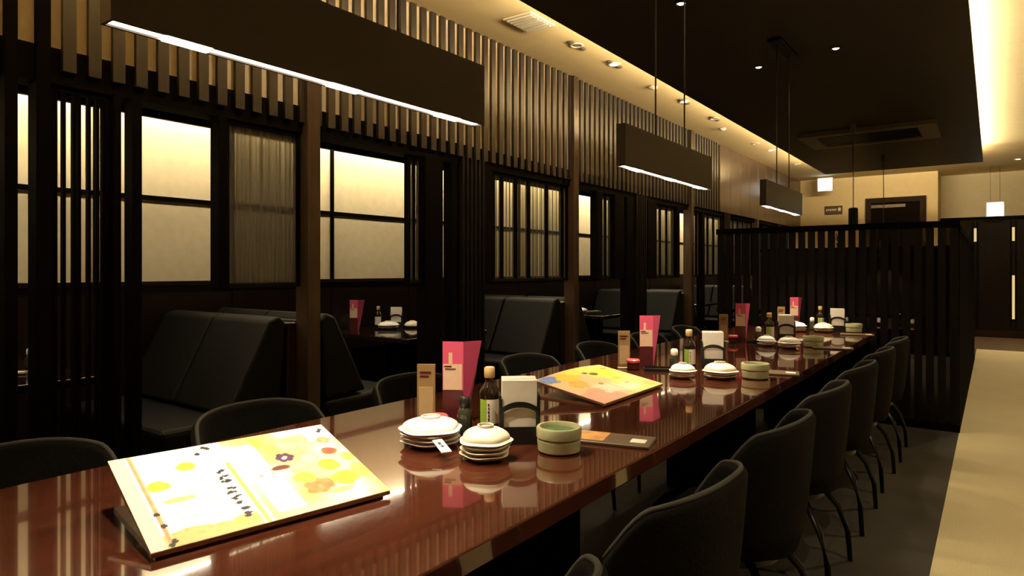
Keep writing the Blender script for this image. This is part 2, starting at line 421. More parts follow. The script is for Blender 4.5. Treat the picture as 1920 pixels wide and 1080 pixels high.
# ------------------------------------------------------------------ far wall: door, plaque, dark wall with slits, signs
dr = struct(box('door_1', -2.0, -1.15, YB-.03, YB+.0, 0, 2.60, 'door_dark'))
box('door_frame', -2.10, -2.0, YB-.06, YB, 0, 2.70, 'door_frame', dr); box('door_frame', -1.15, -1.05, YB-.06, YB, 0, 2.70, 'door_frame', dr)
box('door_frame', -2.0, -1.15, YB-.06, YB, 2.60, 2.70, 'door_frame', dr)
box('transom_strip', -2.0, -1.4, YB-.045, YB-.03, 2.50, 2.56, 'bill_brown', dr)
pq = thing('wall_plaque', 'small dark plaque with pale lettering on the far cream wall', 'sign', (-2.70, YB, 2.50))
box('board', -.17, .17, -.02, 0, -.09, .09, 'plaque', pq, bev=.004, seg=1)
multi('lettering', [(-.14+.035*i, -.14+.035*i+.022, -.024, -.02, -.015+(.01 if i % 2 else 0), .03) for i in range(6)]+[(.09, .14, -.024, -.02, -.02, .05)], 'label_white', pq)
dw = struct(box('wall_back_low', -.80, 3.2, YB-.02, YB+.10, 0, 2.20, 'dark_wood'))
box('cap_rail', -.82, 3.2, YB-.05, YB+.13, 2.20, 2.24, 'black_wood', dw)
for x in (-.27, .30):
    for z0, z1, mt in ((1.78, 2.03, 'slit_emit'), (.35, 1.15, 'slit_emit')):
        if x < 0 and z0 < 1: z1 = .4; continue
        box('slit_light', x-.02, x+.02, YB-.026, YB-.02, z0, z1, mt, dw)
    box('slit_surround', x-.05, x-.022, YB-.035, YB-.02, .2, 2.15, 'black_wood', dw); box('slit_surround', x+.022, x+.05, YB-.035, YB-.02, .2, 2.15, 'black_wood', dw)
struct(box('baseboard_back', -.80, 3.2, YB-.04, YB-.02, 0, .12, 'wainscot'))
def sign(x0, x1, z0, z1, y, label):
    t = thing('exit_sign', label, 'sign', ((x0+x1)/2, y, z0)); w = (x1-x0)/2; h = z1-z0
    box('housing', -w-.015, w+.015, 0, .05, -.012, h+.012, 'white_metal', t)
    box('lit_face', -w, w, -.012, 0, 0, h, 'sign_emit', t)
    for x in (-w*.6, w*.6): tube('hanger', [(x, .025, h+.012), (x, .025, ZC-z0)], .005, 'steel', t, n=6)
sign(-2.90, -2.64, 2.87, 3.12, 14.6, 'glowing white box sign under the ceiling at the end of the slatted wall')
sign(-.09, .15, 2.245, 2.49, YB-.1, 'glowing white box sign above the dark far wall')

# ------------------------------------------------------------------ cove lights on the hung ceiling's side edges, added fill strip on the far edge
def cove(x, y0, y1, m, label):
    t = thing('cove_light', label, 'light', (x, (y0+y1)/2, ZD+.06)); L = (y1-y0)/2
    box('channel', -.03, .03, -L, L, 0, .015, 'white_metal', t)
    box('led_strip', -.02, .02, -L, L, .015, .03, m, t)
cove(-2.33, -2.5, 12.5, 'cove_l', 'warm strip light lying on the left edge of the dark hung ceiling')
cove(-.25, -2.5, 12.3, 'cove_r', 'bright strip light lying on the right edge of the dark hung ceiling')

t = thing('cove_light', 'unseen fill strip added on the far edge of the dark hung ceiling', 'light', (-1.3, 12.6, ZD+.06))
box('channel', -.9, .9, -.03, .03, 0, .015, 'white_metal', t); box('led_strip', -.9, .9, -.02, .02, .015, .03, 'far_fill_emit', t)  # no such fitting known, added to brighten the far wall
# ceiling fittings
def downlight(x, y, z, label, power, angle, twin=False, rim='white_metal', r=.045, lit=True, group=None):
    t = thing('downlight', label, 'light', (x, y, z), group=group)
    lathe('trim_ring', [(r*1.35, 0), (r*1.35, -.006), (r, -.008), (r*.9, 0)], rim, t, n=20)
    lathe('lamp_face', [(r*.9, -.001), (r*.5, -.010), (0, -.012)] if lit else [(r*.9, -.001), (r*.5, -.004), (0, -.004)], 'down_emit' if lit else 'grille_gap', t, n=20)
    if twin:
        for s in (-1, 1):
            lathe('eyeball', [(r*.8, 0), (r*.7, -.008), (r*.4, -.015), (0, -.017)], 'cable', t, n=16, loc=(s*.0, s*r*2.2, 0))
    if power: spot('lamp', (0, 0, -.02), power, angle, t, .8)
    return t
for x, y, lab, tw in ((-2.86, 2.3, 'first', True), (-2.86, 3.5, 'second', True), (-2.86, 4.83, 'third, twin eyeball', True), (-2.84, 5.48, 'fourth, bright', True), (-2.83, 7.17, 'fifth', True), (-2.84, 8.2, 'sixth', True), (-2.9, 10.2, 'seventh', False), (-2.86, 10.9, 'eighth', False), (-2.86, 12.6, 'farthest', False)):  # the first two, out of frame, are added to light the slatted wall
    downlight(x, y, ZC, '%s downlight in the cream ceiling strip above the slatted wall' % lab, L_DOWN, 120, twin=tw, lit=(y in (5.48, 7.17, 10.9)), group='downlights in the cream strip')
for x, y, lab in ((-1.60, 4.0, 'nearest small downlight in the dark hung ceiling, at the top edge'), (-1.58, 5.64, 'small downlight in the dark ceiling left of the pendant canopy cable'), (-.97, 5.51, 'small downlight in the dark ceiling right of the black canopy'),
                  (-.97, 3.2, 'small downlight in the dark ceiling over the chairs, out at the top')):
    downlight(x, y, ZD, lab, L_CLOUD, 110, rim='black_metal', r=.03, group='downlights in the dark ceiling')
for x, y, lab in ((.55, 2.0, 'near'), (.55, 5.0, 'second'), (.62, 8.5, 'third'), (.58, 12.2, 'fourth'), (.35, 14.3, 'farthest'), (1.6, 13.6, 'outermost, added')):  # the last two are added to brighten the recessed far wall
    downlight(x, y, ZC, '%s aisle downlight in the right cream ceiling' % lab, L_AISLE, 110, group='aisle downlights')
vg = thing('air_vent', 'square white air vent in the cream ceiling strip', 'vent', (-2.885, 4.16, ZC))
box('vent_frame', -.13, .13, -.17, .17, -.012, 0, 'white_metal', vg, bev=.004, seg=1)
for i in range(7): box('louvre', -.11, .11, -.14+.043*i, -.14+.043*i+.022, -.02, -.012, 'white_metal', vg)
for x, y in ((-2.86, 6.39), (-2.95, 8.83)):
    t = thing('smoke_detector', 'round sensor dome on the cream ceiling strip, the %s one' % ('nearer' if y < 7 else 'farther'), 'detector', (x, y, ZC))
    lathe('dome', [(.05, 0), (.05, -.012), (.035, -.028), (0, -.034)], 'white_metal', t, n=20); lathe('vent_ring', [(.053, -.002), (.053, -.008)], 'grille_gap', t, n=20)
ac = thing('ceiling_air_conditioner', 'long flat air conditioner cassette set in the dark hung ceiling', 'air conditioner', (-1.25, 9.25, ZD))
multi('frame', [(-.73, .73, -.5, -.36, -.05, 0), (-.73, .73, .36, .5, -.05, 0), (-.73, -.55, -.36, .36, -.05, 0), (.55, .73, -.36, .36, -.05, 0)], 'ac_grey', ac)
box('grille', -.55, .55, -.36, .36, -.03, 0, 'ceiling_dark', ac)
for i in range(8): box('fin', -.53, .53, -.33+.09*i, -.33+.09*i+.03, -.04, -.03, 'black_plastic', ac)
# right hand ceiling: access panel and spot heads
ap = thing('ceiling_access_panel', 'pale square access panel in the right cream ceiling', 'panel', (.36, 4.55, ZC))
box('panel', -.16, .16, -.22, .22, -.008, 0, 'ceiling_cream', ap, bev=.003, seg=1); multi('rim', [(-.18, .18, -.24, -.22, -.012, 0), (-.18, .18, .22, .24, -.012, 0), (-.18, -.16, -.22, .22, -.012, 0), (.16, .18, -.22, .22, -.012, 0)], 'white_metal', ap)
for i, y in enumerate((7.0, 10.0)):
    t = thing('ceiling_spotlight', '%s small black spot head on the right cream ceiling' % ('nearer', 'farther')[i], 'light', (.34, y, ZC))
    lathe('base', [(.035, 0), (.035, -.015), (0, -.016)], 'black_metal', t, n=16); lathe('head', [(.03, -.016), (.03, -.09), (.02, -.10), (0, -.10)], 'black_metal', t, n=16)

# ------------------------------------------------------------------ pendants over the long table
XL = -1.29; ZL0, ZL1 = 1.697, 1.88
def pendant(y, label, first=[None]):
    if first[0] is not None:
        o = copy_tree(first[0]); o.location = (XL, y, ZL0); o['label'] = label; return o
    t = thing('pendant_light', label, 'light', (XL, y, ZL0), group='long slab pendants over the table')
    h = ZL1-ZL0
    multi('body', [(-.022, -.016, -.54, .525, 0, h), (.016, .022, -.54, .525, 0, h), (-.016, .016, -.54, -.534, 0, h), (-.016, .016, .519, .525, 0, h), (-.016, .016, -.534, .519, h-.006, h)], 'lamp_body', t)
    box('diffuser', -.016, .016, -.53, .515, .004, .012, 'strip_emit', t)
    for q in (-.39, 0, .38):
        box('lamp_lens', -.014, .014, q-.045, q+.045, -.002, .004, 'lens_emit', t)
        spot('lamp', (0, q, -.006), L_PEND_SPOT, 95, t, .7, size=.02)
    for q in (-.18, .18): tube('cable', [(0, q, h), (0, q, ZD-ZL0-.03)], .004, 'cable', t, n=6)
    cn = box('canopy', -.05, .05, -.26, .26, ZD-ZL0-.03, ZD-ZL0, 'black_metal', t, bev=.008)
    first[0] = t
    return t
pendant(1.06, 'nearest long dark slab pendant with a glowing lower edge')
pendant(3.09, 'middle long dark slab pendant with a glowing lower edge')
pendant(5.25, 'farthest long dark slab pendant with a glowing lower edge')
for i, (y, zb) in enumerate(((8.49, 1.72), (11.7 -.6, 1.45))):
    t = thing('cylinder_pendant', ('black cylinder pendant hanging above the slatted partition', 'thin corded black cylinder pendant farther back, shade behind the partition')[i], 'light', (-1.31, y, zb), group='cylinder pendants of the far bay')
    lathe('shade', [(.06, 0), (.055, .005), (.05, .24), (.035, .25), (0, .25)], 'black_metal', t, n=24)
    lathe('bulb', [(.045, .01), (.03, .006), (0, .004)], 'down_emit', t, n=16)
    spot('lamp', (0, 0, -.01), 18, 110, t, .7)
    tube('cord', [(0, 0, .25), (0, 0, ZD-zb-.1)], .005, 'cable', t, n=6)
    lathe('canopy', [(.03, ZD-zb-.1), (.03, ZD-zb), (0, ZD-zb)], 'cable', t, n=16)

# ------------------------------------------------------------------ the long table
ZT = .75; XT0, XT1 = -1.83, -.755; YT0, YT1 = -.55, 6.04
lt = thing('long_table', 'long glossy red brown lacquered dining table running down the room', 'table', (-1.29, 2.75, 0))
box('tabletop', XT0+1.29, XT1+1.29, YT0-2.75, YT1-2.75, ZT-.045, ZT, 'lacquer', lt, bev=.004, seg=2)
box('apron', -.40, .40, YT0-2.75+.15, YT1-2.75-.1, ZT-.14, ZT-.045, 'black_wood', lt)
for q in (-2.9, -1.0, .9, 2.9): box('leg', -.24, .24, q-.05, q+.05, 0, ZT-.14, 'black_wood', lt, bev=.005, seg=1)
ft = thing('far_table', 'dark lacquered table seen through the slats of the partition', 'table', (-1.0, 7.6, 0))
box('tabletop', -.7, .62, -1.15, 1.2, .70, .745, 'lacquer', ft, bev=.004); box('apron', -.35, .35, -.8, .8, .6, .70, 'black_wood', ft)
for q in (-.6, .6): box('leg', -.25, .25, q-.05, q+.05, 0, .6, 'black_wood', ft)

# ------------------------------------------------------------------ chairs
def make_chair():
    t = thing('tub_chair', 'x', 'chair')
    # wrapped shell; local +y is the front
    N = 40; A = R(82); V, F = [], []; th = .034
    def outline(a, k):
        # superellipse, a=0 at the back
        ex = .80; sx = math.copysign(abs(sin(a))**ex, sin(a)); cy = math.copysign(abs(cos(a))**ex, cos(a))
        return (.262*k*sx, -.03-.235*k*cy)
    prof_n = None
    for i in range(N+1):
        a = -A+2*A*i/N; e = abs(a)/A
        zt = .79-.055*e**2-.08*max(0, (e-.7)/.3)**1.6; zb = .37+.02*e
        ring = []
        for q in range(7):
            u = q/6; z = zb+(zt-.017-zb)*u; k = .80+.20*u**.6; x, y = outline(a, k); ring.append((x, y, z))
        for q in range(1, 6):
            ph = pi*q/6; kk = 1-(th/.26)*(1-cos(ph))/2; x, y = outline(a, kk); ring.append((x, y, zt-.017+.017*sin(ph)))
        for q in range(7):
            u = 1-q/6; z = zb+(zt-.017-zb)*u; k = .80+.20*u**.6-th/.26; x, y = outline(a, k); ring.append((x, y, z))
        prof_n = len(ring); V += ring
    for i in range(N):
        for j in range(prof_n): F.append((i*prof_n+j, i*prof_n+(j+1) % prof_n, (i+1)*prof_n+(j+1) % prof_n, (i+1)*prof_n+j))
    F.append(tuple(range(prof_n))); F.append(tuple(N*prof_n+j for j in range(prof_n)))
    sh = raw('shell', V, F, 'fabric', t, True)
    pts = []
    for i in range(N+1):
        a = -A+2*A*i/N; e = abs(a)/A; zt = .79-.055*e**2-.08*max(0, (e-.7)/.3)**1.6
        x, y = outline(a, 1-(th/.26)/2); pts.append((x, y, zt+.001))
    tube('piping', pts, .0065, 'fabric_piping', sh, n=6)
    lathe('seat', [(.10, .36), (.215, .365), (.232, .39), (.232, .43), (.21, .455), (.12, .465), (0, .467)], 'seat_fabric', t, n=32, loc=(0, .015, 0))
    lathe('under_frame', [(.17, .33), (.17, .36), (0, .36)], 'black_metal', t, n=20)
    for sx in (-1, 1):
        for sy in (-1, 1):
            tube('leg', [(sx*.13, sy*.12, .345), (sx*.185, sy*.19, .24), (sx*.215, sy*.222, .13), (sx*.222, sy*.23, 0)], [.013, .013, .012, .010], 'black_metal', t, n=8)
    return t
ch0 = make_chair(); used = False
RY = [.76, 1.45, 2.19, 2.91, 3.68, 4.42, 5.15]
wr = ['nearest, cut by the lower edge', 'second from the camera', 'third from the camera', 'fourth from the camera', 'fifth from the camera', 'sixth from the camera', 'farthest, beside the partition']
for i, y in enumerate(RY):
    c = ch0 if not used else copy_tree(ch0); used = True
    place(c, (-.718+random.uniform(-.008, .008), y, 0), R(90)+random.uniform(-.03, .03), 'grey tub chair on the aisle side, %s' % wr[i], 'tub chairs on the aisle side')
wl = ['nearest, at the left edge', 'second, behind the near menu', 'third, behind the near pink leaflet', 'fourth from the camera', 'fifth, behind the second condiment set', 'sixth from the camera', 'farthest from the camera']
for i, y in enumerate([.58, 1.28, 2.02, 2.86, 3.62, 4.38, 5.12]):
    place(copy_tree(ch0), (-1.835+random.uniform(-.008, .008), y, 0), -R(90)+random.uniform(-.03, .03), 'grey tub chair on the booth side, %s' % wl[i], 'tub chairs on the booth side')

# ------------------------------------------------------------------ printed menus
def sheet(name, W, H, nx, ny, colf, parent, curl=None):
    V, F, cols = [], [], []
    for j in range(ny+1):
        for i in range(nx+1):
            u, v = i/nx, j/ny; V.append((u*W-W/2, v*H, curl(u, v) if curl else 0)); cols.append((*(max(0, min(1, x))**1.95*.95 for x in colf(u, v)), 1))
    for j in range(ny):
        for i in range(nx): a = j*(nx+1)+i; F.append((a, a+1, a+nx+2, a+nx+1))
    me = bpy.data.meshes.new(name); me.from_pydata(V, [], F); at = me.color_attributes.new('print', 'FLOAT_COLOR', 'POINT')
    at.data.foreach_set('color', [c for q in cols for c in q]); me.materials.append(MATS['print'])
    me.polygons.foreach_set('use_smooth', [True]*len(me.polygons))
    return link(name, me, parent)
def blob(u, v, cu, cv, ru, rv, ang=0.):
    du, dv = u-cu, v-cv; a, b = du*cos(ang)+dv*sin(ang), -du*sin(ang)+dv*cos(ang)
    return (a/ru)**2+(b/rv)**2 < 1+.10*sin(5*math.atan2(b/rv, a/ru)+cu*40)+.12*sin(3*math.atan2(b/rv, a/ru)+cv*70)
rs = random.Random(3)
dots = [(rs.uniform(.03, .97), rs.uniform(.05, .95), rs.uniform(.004, .012), rs.uniform(.006, .02)) for _ in range(70)]
strokes = []
for k in range(9):
    cv = .62-.062*k
    for q in range(3): strokes.append((.385+rs.uniform(-.014, .014), cv+rs.uniform(-.02, .02), rs.uniform(.006, .016), rs.uniform(.004, .010), rs.uniform(-1, 1)))
def hsh(a, b, k=0): return math.modf(abs(sin(a*127.1+b*311.7+k*74.7)*43758.5453))[0]
def vn(x, y, k=0):
    i, j = math.floor(x), math.floor(y); fx, fy = x-i, y-j; fx = fx*fx*(3-2*fx); fy = fy*fy*(3-2*fy)
    return (hsh(i, j, k)*(1-fx)+hsh(i+1, j, k)*fx)*(1-fy)+(hsh(i, j+1, k)*(1-fx)+hsh(i+1, j+1, k)*fx)*fy
def mixc(a, b, t): return tuple(x+(y-x)*t for x, y in zip(a, b))
def soft(u, v, cu, cv, ru, rv): return max(0., min(1., (1.15-math.hypot((u-cu)/ru, (v-cv)/rv)-.35*(vn(u*30, v*22, 5)-.5))*4))
def menu1(u, v):
    c = (.97, .97, .95)
    if u > .46:
        c = mixc((.93, .80, .34), (.97, .95, .84), vn(u*9, v*6)); c = mixc(c, (.86, .52, .26), .5*max(0, vn(u*13, v*9, 3)-.6)/.4)
    if .49 < u < .62 and .06 < v < .42: c = mixc((.97, .96, .95), (.66, .62, .56), .45*(vn(u*60, v*110, 2) > .66))
    if .46 < u < .60 and .5 < v < .9: c = mixc((.97, .93, .84), (.8, .7, .5), .4*(vn(u*50, v*80, 2) > .7))
    if u > .86 and v > .78: c = (.96, .95, .93)
    if .09 < u < .40 and .03 < v < .40 and vn(u*70, v*45, 4) > .72: c = mixc(c, (.45, .42, .42), .35)
    if u < .42 and v < .10+.05*vn(u*12, 0): c = mixc(c, (.85, .58, .28), .8)
    for cu, cv, ru, rv, col in ((.27, .76, .04, .05, (.85, .80, .16)), (.13, .60, .045, .06, (.83, .80, .16)), (.18, .42, .06, .025, (.85, .84, .40)), (.62, .9, .03, .06, (.84, .80, .18)), (.66, .76, .035, .09, (.86, .78, .25)),
                                (.73, .24, .07, .09, (.82, .34, .16)), (.70, .36, .05, .06, (.84, .72, .15)), (.87, .26, .06, .08, (.86, .60, .05)), (.85, .45, .05, .07, (.86, .78, .06)), (.97, .30, .04, .09, (.86, .74, .22)),
                                (.91, .62, .04, .05, (.74, .14, .10)), (.93, .78, .035, .05, (.80, .42, .28)), (.97, .50, .03, .06, (.45, .52, .20)), (.80, .14, .06, .03, (.86, .62, .34)), (.79, .58, .04, .05, (.88, .84, .60)), (.36, .08, .05, .05, (.84, .66, .30)), (.78, .86, .05, .05, (.84, .78, .36)), (.72, .46, .05, .03, (.84, .62, .42))):
        t = soft(u, v, cu, cv, ru, rv)
        if t: c = mixc(c, mixc(col, (.9, .80, .55), .35*vn(u*45, v*30, 7)), t)
    c = mixc(c, (.28, .07, .06), soft(u, v, .635, .53, .045, .03))
    for k in range(6):
        c = mixc(c, (.20, .06, .25), soft(u, v, .69+.028*cos(k*1.05), .645+.036*sin(k*1.05), .017, .026))
    c = mixc(c, (.8, .62, .8), soft(u, v, .685, .635, .012, .018))
    if .425 < u < .447 and v < .72: c = (.80, .76, .30)
    if .065 < u < .082: c = mixc((.62, .50, .40), (.8, .6, .4), vn(0, v*20))
    if .082 < u < .088 or .061 < u < .065: c = (.80, .72, .5)
    if u < .06: c = (.93, .87, .70)
    for cu, cv, ru, rv, an in strokes:
        if blob(u, v, cu, cv, ru*1.5, rv*1.5, an): c = (.04, .04, .10)
    for cu, cv in ((.075, .32), (.08, .2), (.09, .05), (.075, .02), (.965, .93), (.95, .905), (.40, .94), (.345, .89), (.385, .96)):
        if blob(u, v, cu, cv, .012, .02): c = (.12, .12, .10)
    if .52 < u < .62 and .47 < v < .49 and vn(u*90, 1) > .4: c = (.45, .36, .34)
    return c
def menu2(u, v):
    c = (.90, .80, .42)
    if u < .5: c = (.92, .74, .52)
    if v < .35 and u < .4: c = (.90, .62, .50)
    for cu, cv, ru, rv, col in ((.10, .88, .10, .12, (.30, .44, .80)), (.30, .82, .14, .12, (.90, .74, .10)), (.22, .58, .10, .12, (.92, .62, .20)), (.5, .9, .15, .1, (.92, .84, .30)), (.75, .7, .16, .14, (.92, .84, .16)), (.85, .4, .12, .16, (.90, .86, .40)),
                                (.38, .3, .16, .14, (.93, .84, .74)), (.62, .2, .14, .12, (.92, .86, .72)), (.5, .5, .12, .1, (.90, .70, .45)), (.9, .12, .08, .1, (.90, .60, .32)), (.2, .3, .1, .1, (.90, .58, .46)), (.74, .48, .07, .05, (.70, .66, .10)),
                                (.6, .72, .05, .05, (.22, .20, .08)), (.53, .80, .035, .03, (.30, .24, .08)), (.9, .84, .05, .03, (.35, .28, .12)), (.42, .44, .03, .03, (.5, .42, .26)), (.7, .3, .04, .02, (.6, .4, .2))):
        t = soft(u, v, cu, cv, ru, rv)
        if t: c = mixc(c, mixc(col, (.9, .80, .55), .35*vn(u*45, v*30, 7)), t)
    if .485 < u < .505: c = (.82, .72, .50)
    for cu, cv, ru, rv in dots:
        if blob(u, v, cu, cv, ru*.8, rv*.6): c = tuple(x*.72 for x in c)
    return c
# local frame: u along +y of the table (bottom edge), v away from the diner (-x), tilt
def menu_set(x, y, rz, colf, W, H, tilt, lab_stand, lab_menu, curl=None, nx=200, ny=120):
    hgt = sin(tilt)*H
    st = thing('menu_stand', lab_stand, 'stand', (x, y, ZT), rz)
    # in local frame: +x runs along the bottom edge, +y away from the diner
    d = cos(tilt)*H
    box('base_board', -W/2+.01, W/2-.01, .012, d-.005, 0, .006, 'stand_wood', st)
    V = [(-W/2, 0, .006), (W/2, 0, .006), (W/2, d, hgt+.006), (-W/2, d, hgt+.006), (-W/2, 0, .0125), (W/2, 0, .0125), (W/2, d, hgt+.0125), (-W/2, d, hgt+.0125)]
    raw('sloping_board', V, [(0, 1, 2, 3), (4, 5, 6, 7), (0, 1, 5, 4), (1, 2, 6, 5), (2, 3, 7, 6), (3, 0, 4, 7)], 'stand_wood', st)
    for s in (-.5, .5): prism('prop', [(d*.45, .006), (d*.5, .006), (d*.98, hgt), (d*.9, hgt-.006)], s*W*.7-.004, s*W*.7+.004, 'stand_wood', st, axis='x')
    mn = thing('menu', lab_menu, 'menu', (x, y, ZT+.0135), rz)
    s1 = sheet('printed_sheet', W, H, nx, ny, colf, mn, curl); s1.rotation_euler = (tilt, 0, 0); s1.location = (0, -.002*0, .0022)
    bd = box('backing_sheet', -W/2, W/2, 0, H, 0, .0015, 'label_white', mn); bd.rotation_euler = (tilt, 0, 0)
menu_set(-1.115, .772, R(79), menu1, .475, .338, R(15), 'dark red wooden menu stand under the nearest menu', 'bright printed menu with yellow food pictures and brush lettering, nearest the camera')
menu_set(-1.135, 2.375, R(90)+R(0), menu2, .52, .31, R(10), 'dark red wooden menu stand under the farther menu', 'bright yellow printed menu with a blue corner, lying beyond the near napkin holder', curl=lambda u, v: .012*sin(pi*u)*v, nx=150, ny=100)

# ------------------------------------------------------------------ condiment sets
def mk_card(x, y, rz, z, where):
    t = thing('menu_card', 'upright tan card in a clear stand %s' % where, 'card', (x, y, z), rz, 'tan cards on the tables')
    box('foot', -.033, .033, -.025, .025, 0, .006, 'card_pale', t, bev=.002, seg=1)
    cd = box('card', -.03, .03, -.004, .004, .006, .19, 'card_tan', t); box('pale_print', -.023, .023, -.0055, -.004, .02, .115, 'card_pale', cd)
    multi('print_line', [(-.02, .018, -.0055, -.004, .16, .166), (-.02, .01, -.0055, -.004, .148, .153)], 'maroon', cd)
    return t
def mk_leaflet(x, y, rz, z, where):
    t = thing('pink_leaflet', 'standing folded pink leaflet with beige label %s' % where, 'leaflet', (x, y, z), rz, 'pink leaflets on the tables')
    h = .268
    fp = box('front_panel', -.034, .034, -.002, 0, .11, h, 'pink', t)
    box('dark_panel', -.034, .034, -.002, 0, 0, .11, 'maroon', t)
    box('beige_label', -.032, .030, -.0032, -.002, .112, .195, 'beige_print', fp)
    box('emblem', -.014, -.002, -.0032, -.002, .196, .232, 'beige_print', fp)
    multi('print_line', [(-.028, -.004, -.0042, -.0032, .186, .190), (-.026, .010, -.0042, -.0032, .178, .181)], 'maroon', fp)
    # side leaf, tapering downwards
    V = [(.034, 0, 0), (.040, .035, 0), (.082, .075, h-.004), (.034, 0, h), (.034, .002, 0), (.0385, .037, 0), (.0805, .077, h-.004), (.034, .002, h)]
    raw('side_leaf', V, [(0, 1, 2, 3), (4, 5, 6, 7), (0, 1, 5, 4), (1, 2, 6, 5), (2, 3, 7, 6), (3, 0, 4, 7)], 'pink_dark', t)
    V = [(-.034, 0, h), (-.034, .002, h), (.0805, .077, h-.004), (.082, .075, h-.004)]
    return t
def mk_jar(x, y, z, where):
    t = thing('spice_jar', 'small dark jar with a red lid %s' % where, 'jar', (x, y, z), 0, 'red lidded jars')
    lathe('body', [(.026, 0), (.03, .004), (.03, .032), (.026, .036)], 'jar_dark', t, n=24); lathe('lid', [(.032, .036), (.033, .040), (.033, .048), (.028, .053), (0, .054)], 'red_lid', t, n=24)
def mk_bottle(x, y, z, rz, where):
    t = thing('soy_sauce_bottle', 'dark soy sauce bottle with tan cap and green edged label %s' % where, 'bottle', (x, y, z), rz, 'soy sauce bottles')
    bd = lathe('body', [(.028, 0), (.031, .003), (.031, .115), (.029, .128), (.016, .148), (.012, .155), (.012, .172)], 'soy_glass', t, n=28)
    lathe('cap', [(.0155, .166), (.0165, .168), (.0165, .194), (.014, .198), (0, .198)], 'cap_tan', t, n=24)
    def band(nm, a0, a1, z0, z1, m, r):
        V, F = [], []; n = 12
        for i in range(n+1):
            a = a0+(a1-a0)*i/n; V += [(r*cos(a), r*sin(a), z0), (r*cos(a), r*sin(a), z1)]
        for i in range(n): F.append((2*i, 2*i+2, 2*i+3, 2*i+1))
        return raw(nm, V, F, m, bd, True)
    band('label', R(-150), R(10), .03, .103, 'label_white', .0314); band('label_edge', R(-150), R(-105), .03, .103, 'label_green', .0318)
    multi('label_print', [(-.004+.001*(i % 2), .000, -.0328, -.0318, .085-.011*i, .091-.011*i) for i in range(5)], 'ink', bd)
def mk_cruet(x, y, z, where, white=True):
    t = thing('cruet', 'small %s cruet with %s cap %s' % (('olive glass', 'white') if white else ('dark glass', 'dark')) .__add__((where,)) if False else 'small glass cruet with a %s cap %s' % ('white' if white else 'dark', where), 'bottle', (x, y, z), 0, 'small cruets')
    lathe('body', [(.02, 0), (.024, .004), (.024, .05), (.018, .07), (.013, .076)], 'cruet_glass', t, n=20)
    lathe('cap', [(.017, .074), (.018, .078), (.018, .098), (.012, .106), (0, .107)], 'cap_white' if white else 'black_plastic', t, n=20)
def mk_holder(x, y, z, rz, where):
    t = thing('napkin_holder', 'black napkin holder with scooped front %s' % where, 'holder', (x, y, z), rz, 'napkin holders')
    W, D, H = .056, .034, .135
    for sg in (-1, 1):
        pp = [(-W, .0), (W, .0), (W, .05), (-W, .05)]; prism('lower_plate', pp, sg*D-.002, sg*D+.002, 'black_plastic', t)
        ar = [(-W+W*2*i/12, .122-.02*abs(-1+i/6)**2.2) for i in range(13)]; prism('arched_bar', ar+[(x_, z_-.016) for x_, z_ in reversed(ar)], sg*D-.002, sg*D+.002, 'black_plastic', t)
        for sx in (-1, 1): prism('stile', [(sx*W, .05), (sx*(W-.010), .05), (sx*(W-.010), .104), (sx*W, .10)], sg*D-.002, sg*D+.002, 'black_plastic', t)
    for s in (-1, 1): box('side_plate', s*W-.003, s*W+.003, -D+.002, D-.002, 0, H+.004, 'black_plastic', t)
    box('bottom_plate', -W+.003, W-.003, -D+.002, D-.002, 0, .006, 'black_plastic', t)
    nk = thing('napkin_stack', 'white paper napkins standing in the napkin holder %s' % where, 'napkins', (x, y, z+.0065), rz, 'napkins in holders')
    for i in range(9):
        q = -.027+.0066*i
        box('napkin', -.05, .05, q, q+.0056, 0, .176+random.uniform(-.004, .004), 'napkin', nk)
def mk_celadon(x, y, z, where, r=.062):
    t = thing('celadon_pot', 'round pale green ceramic pot with stepped side %s' % where, 'pot', (x, y, z), 0, 'celadon pots'); k = r/.062
    lathe('body', [(.050*k, 0), (.058*k, .006), (.060*k, .030), (.060*k, .034), (.0575*k, .036), (.0575*k, .039), (.062*k, .042), (.0625*k, .066), (.060*k, .070), (.053*k, .070), (.050*k, .064), (.048*k, .045)], 'celadon', t, n=40)
    lathe('filling', [(.0505*k, .058), (.04*k, .059), (.02*k, .060), (0, .059)], 'celadon_green', t, n=24)
def mk_bill(x, y, z, rz, where, prn=True):
    t = thing('bill_board', 'flat brown bill board with white tag %s' % where, 'board', (x, y, z), rz, 'bill boards')
    box('board', -.115, .115, -.06, .06, 0, .009, 'bill_brown', t, bev=.002, seg=1)
    if prn: box('printed_sheet', -.112, -.02, -.045, .055, .009, .0098, 'bill_print', t)
    box('white_tag', .055, .098, -.03, .01, .009, .0105, 'label_white', t)
def mk_tray(x, y, z, rz, w, d, where):
    t = thing('condiment_tray', 'black rectangular tray under the bottles %s' % where, 'tray', (x, y, z), rz, 'condiment trays')
    box('base', -w/2, w/2, -d/2, d/2, 0, .005, 'black_plastic', t)
    multi('rim', [(-w/2, w/2, -d/2, -d/2+.005, .005, .014), (-w/2, w/2, d/2-.005, d/2, .005, .014), (-w/2, -w/2+.005, -d/2+.005, d/2-.005, .005, .014), (w/2-.005, w/2, -d/2+.005, d/2-.005, .005, .014)], 'black_plastic', t)
ordn = ['bottom', 'second from the bottom', 'third from the bottom', 'fourth from the bottom', 'fifth from the bottom']
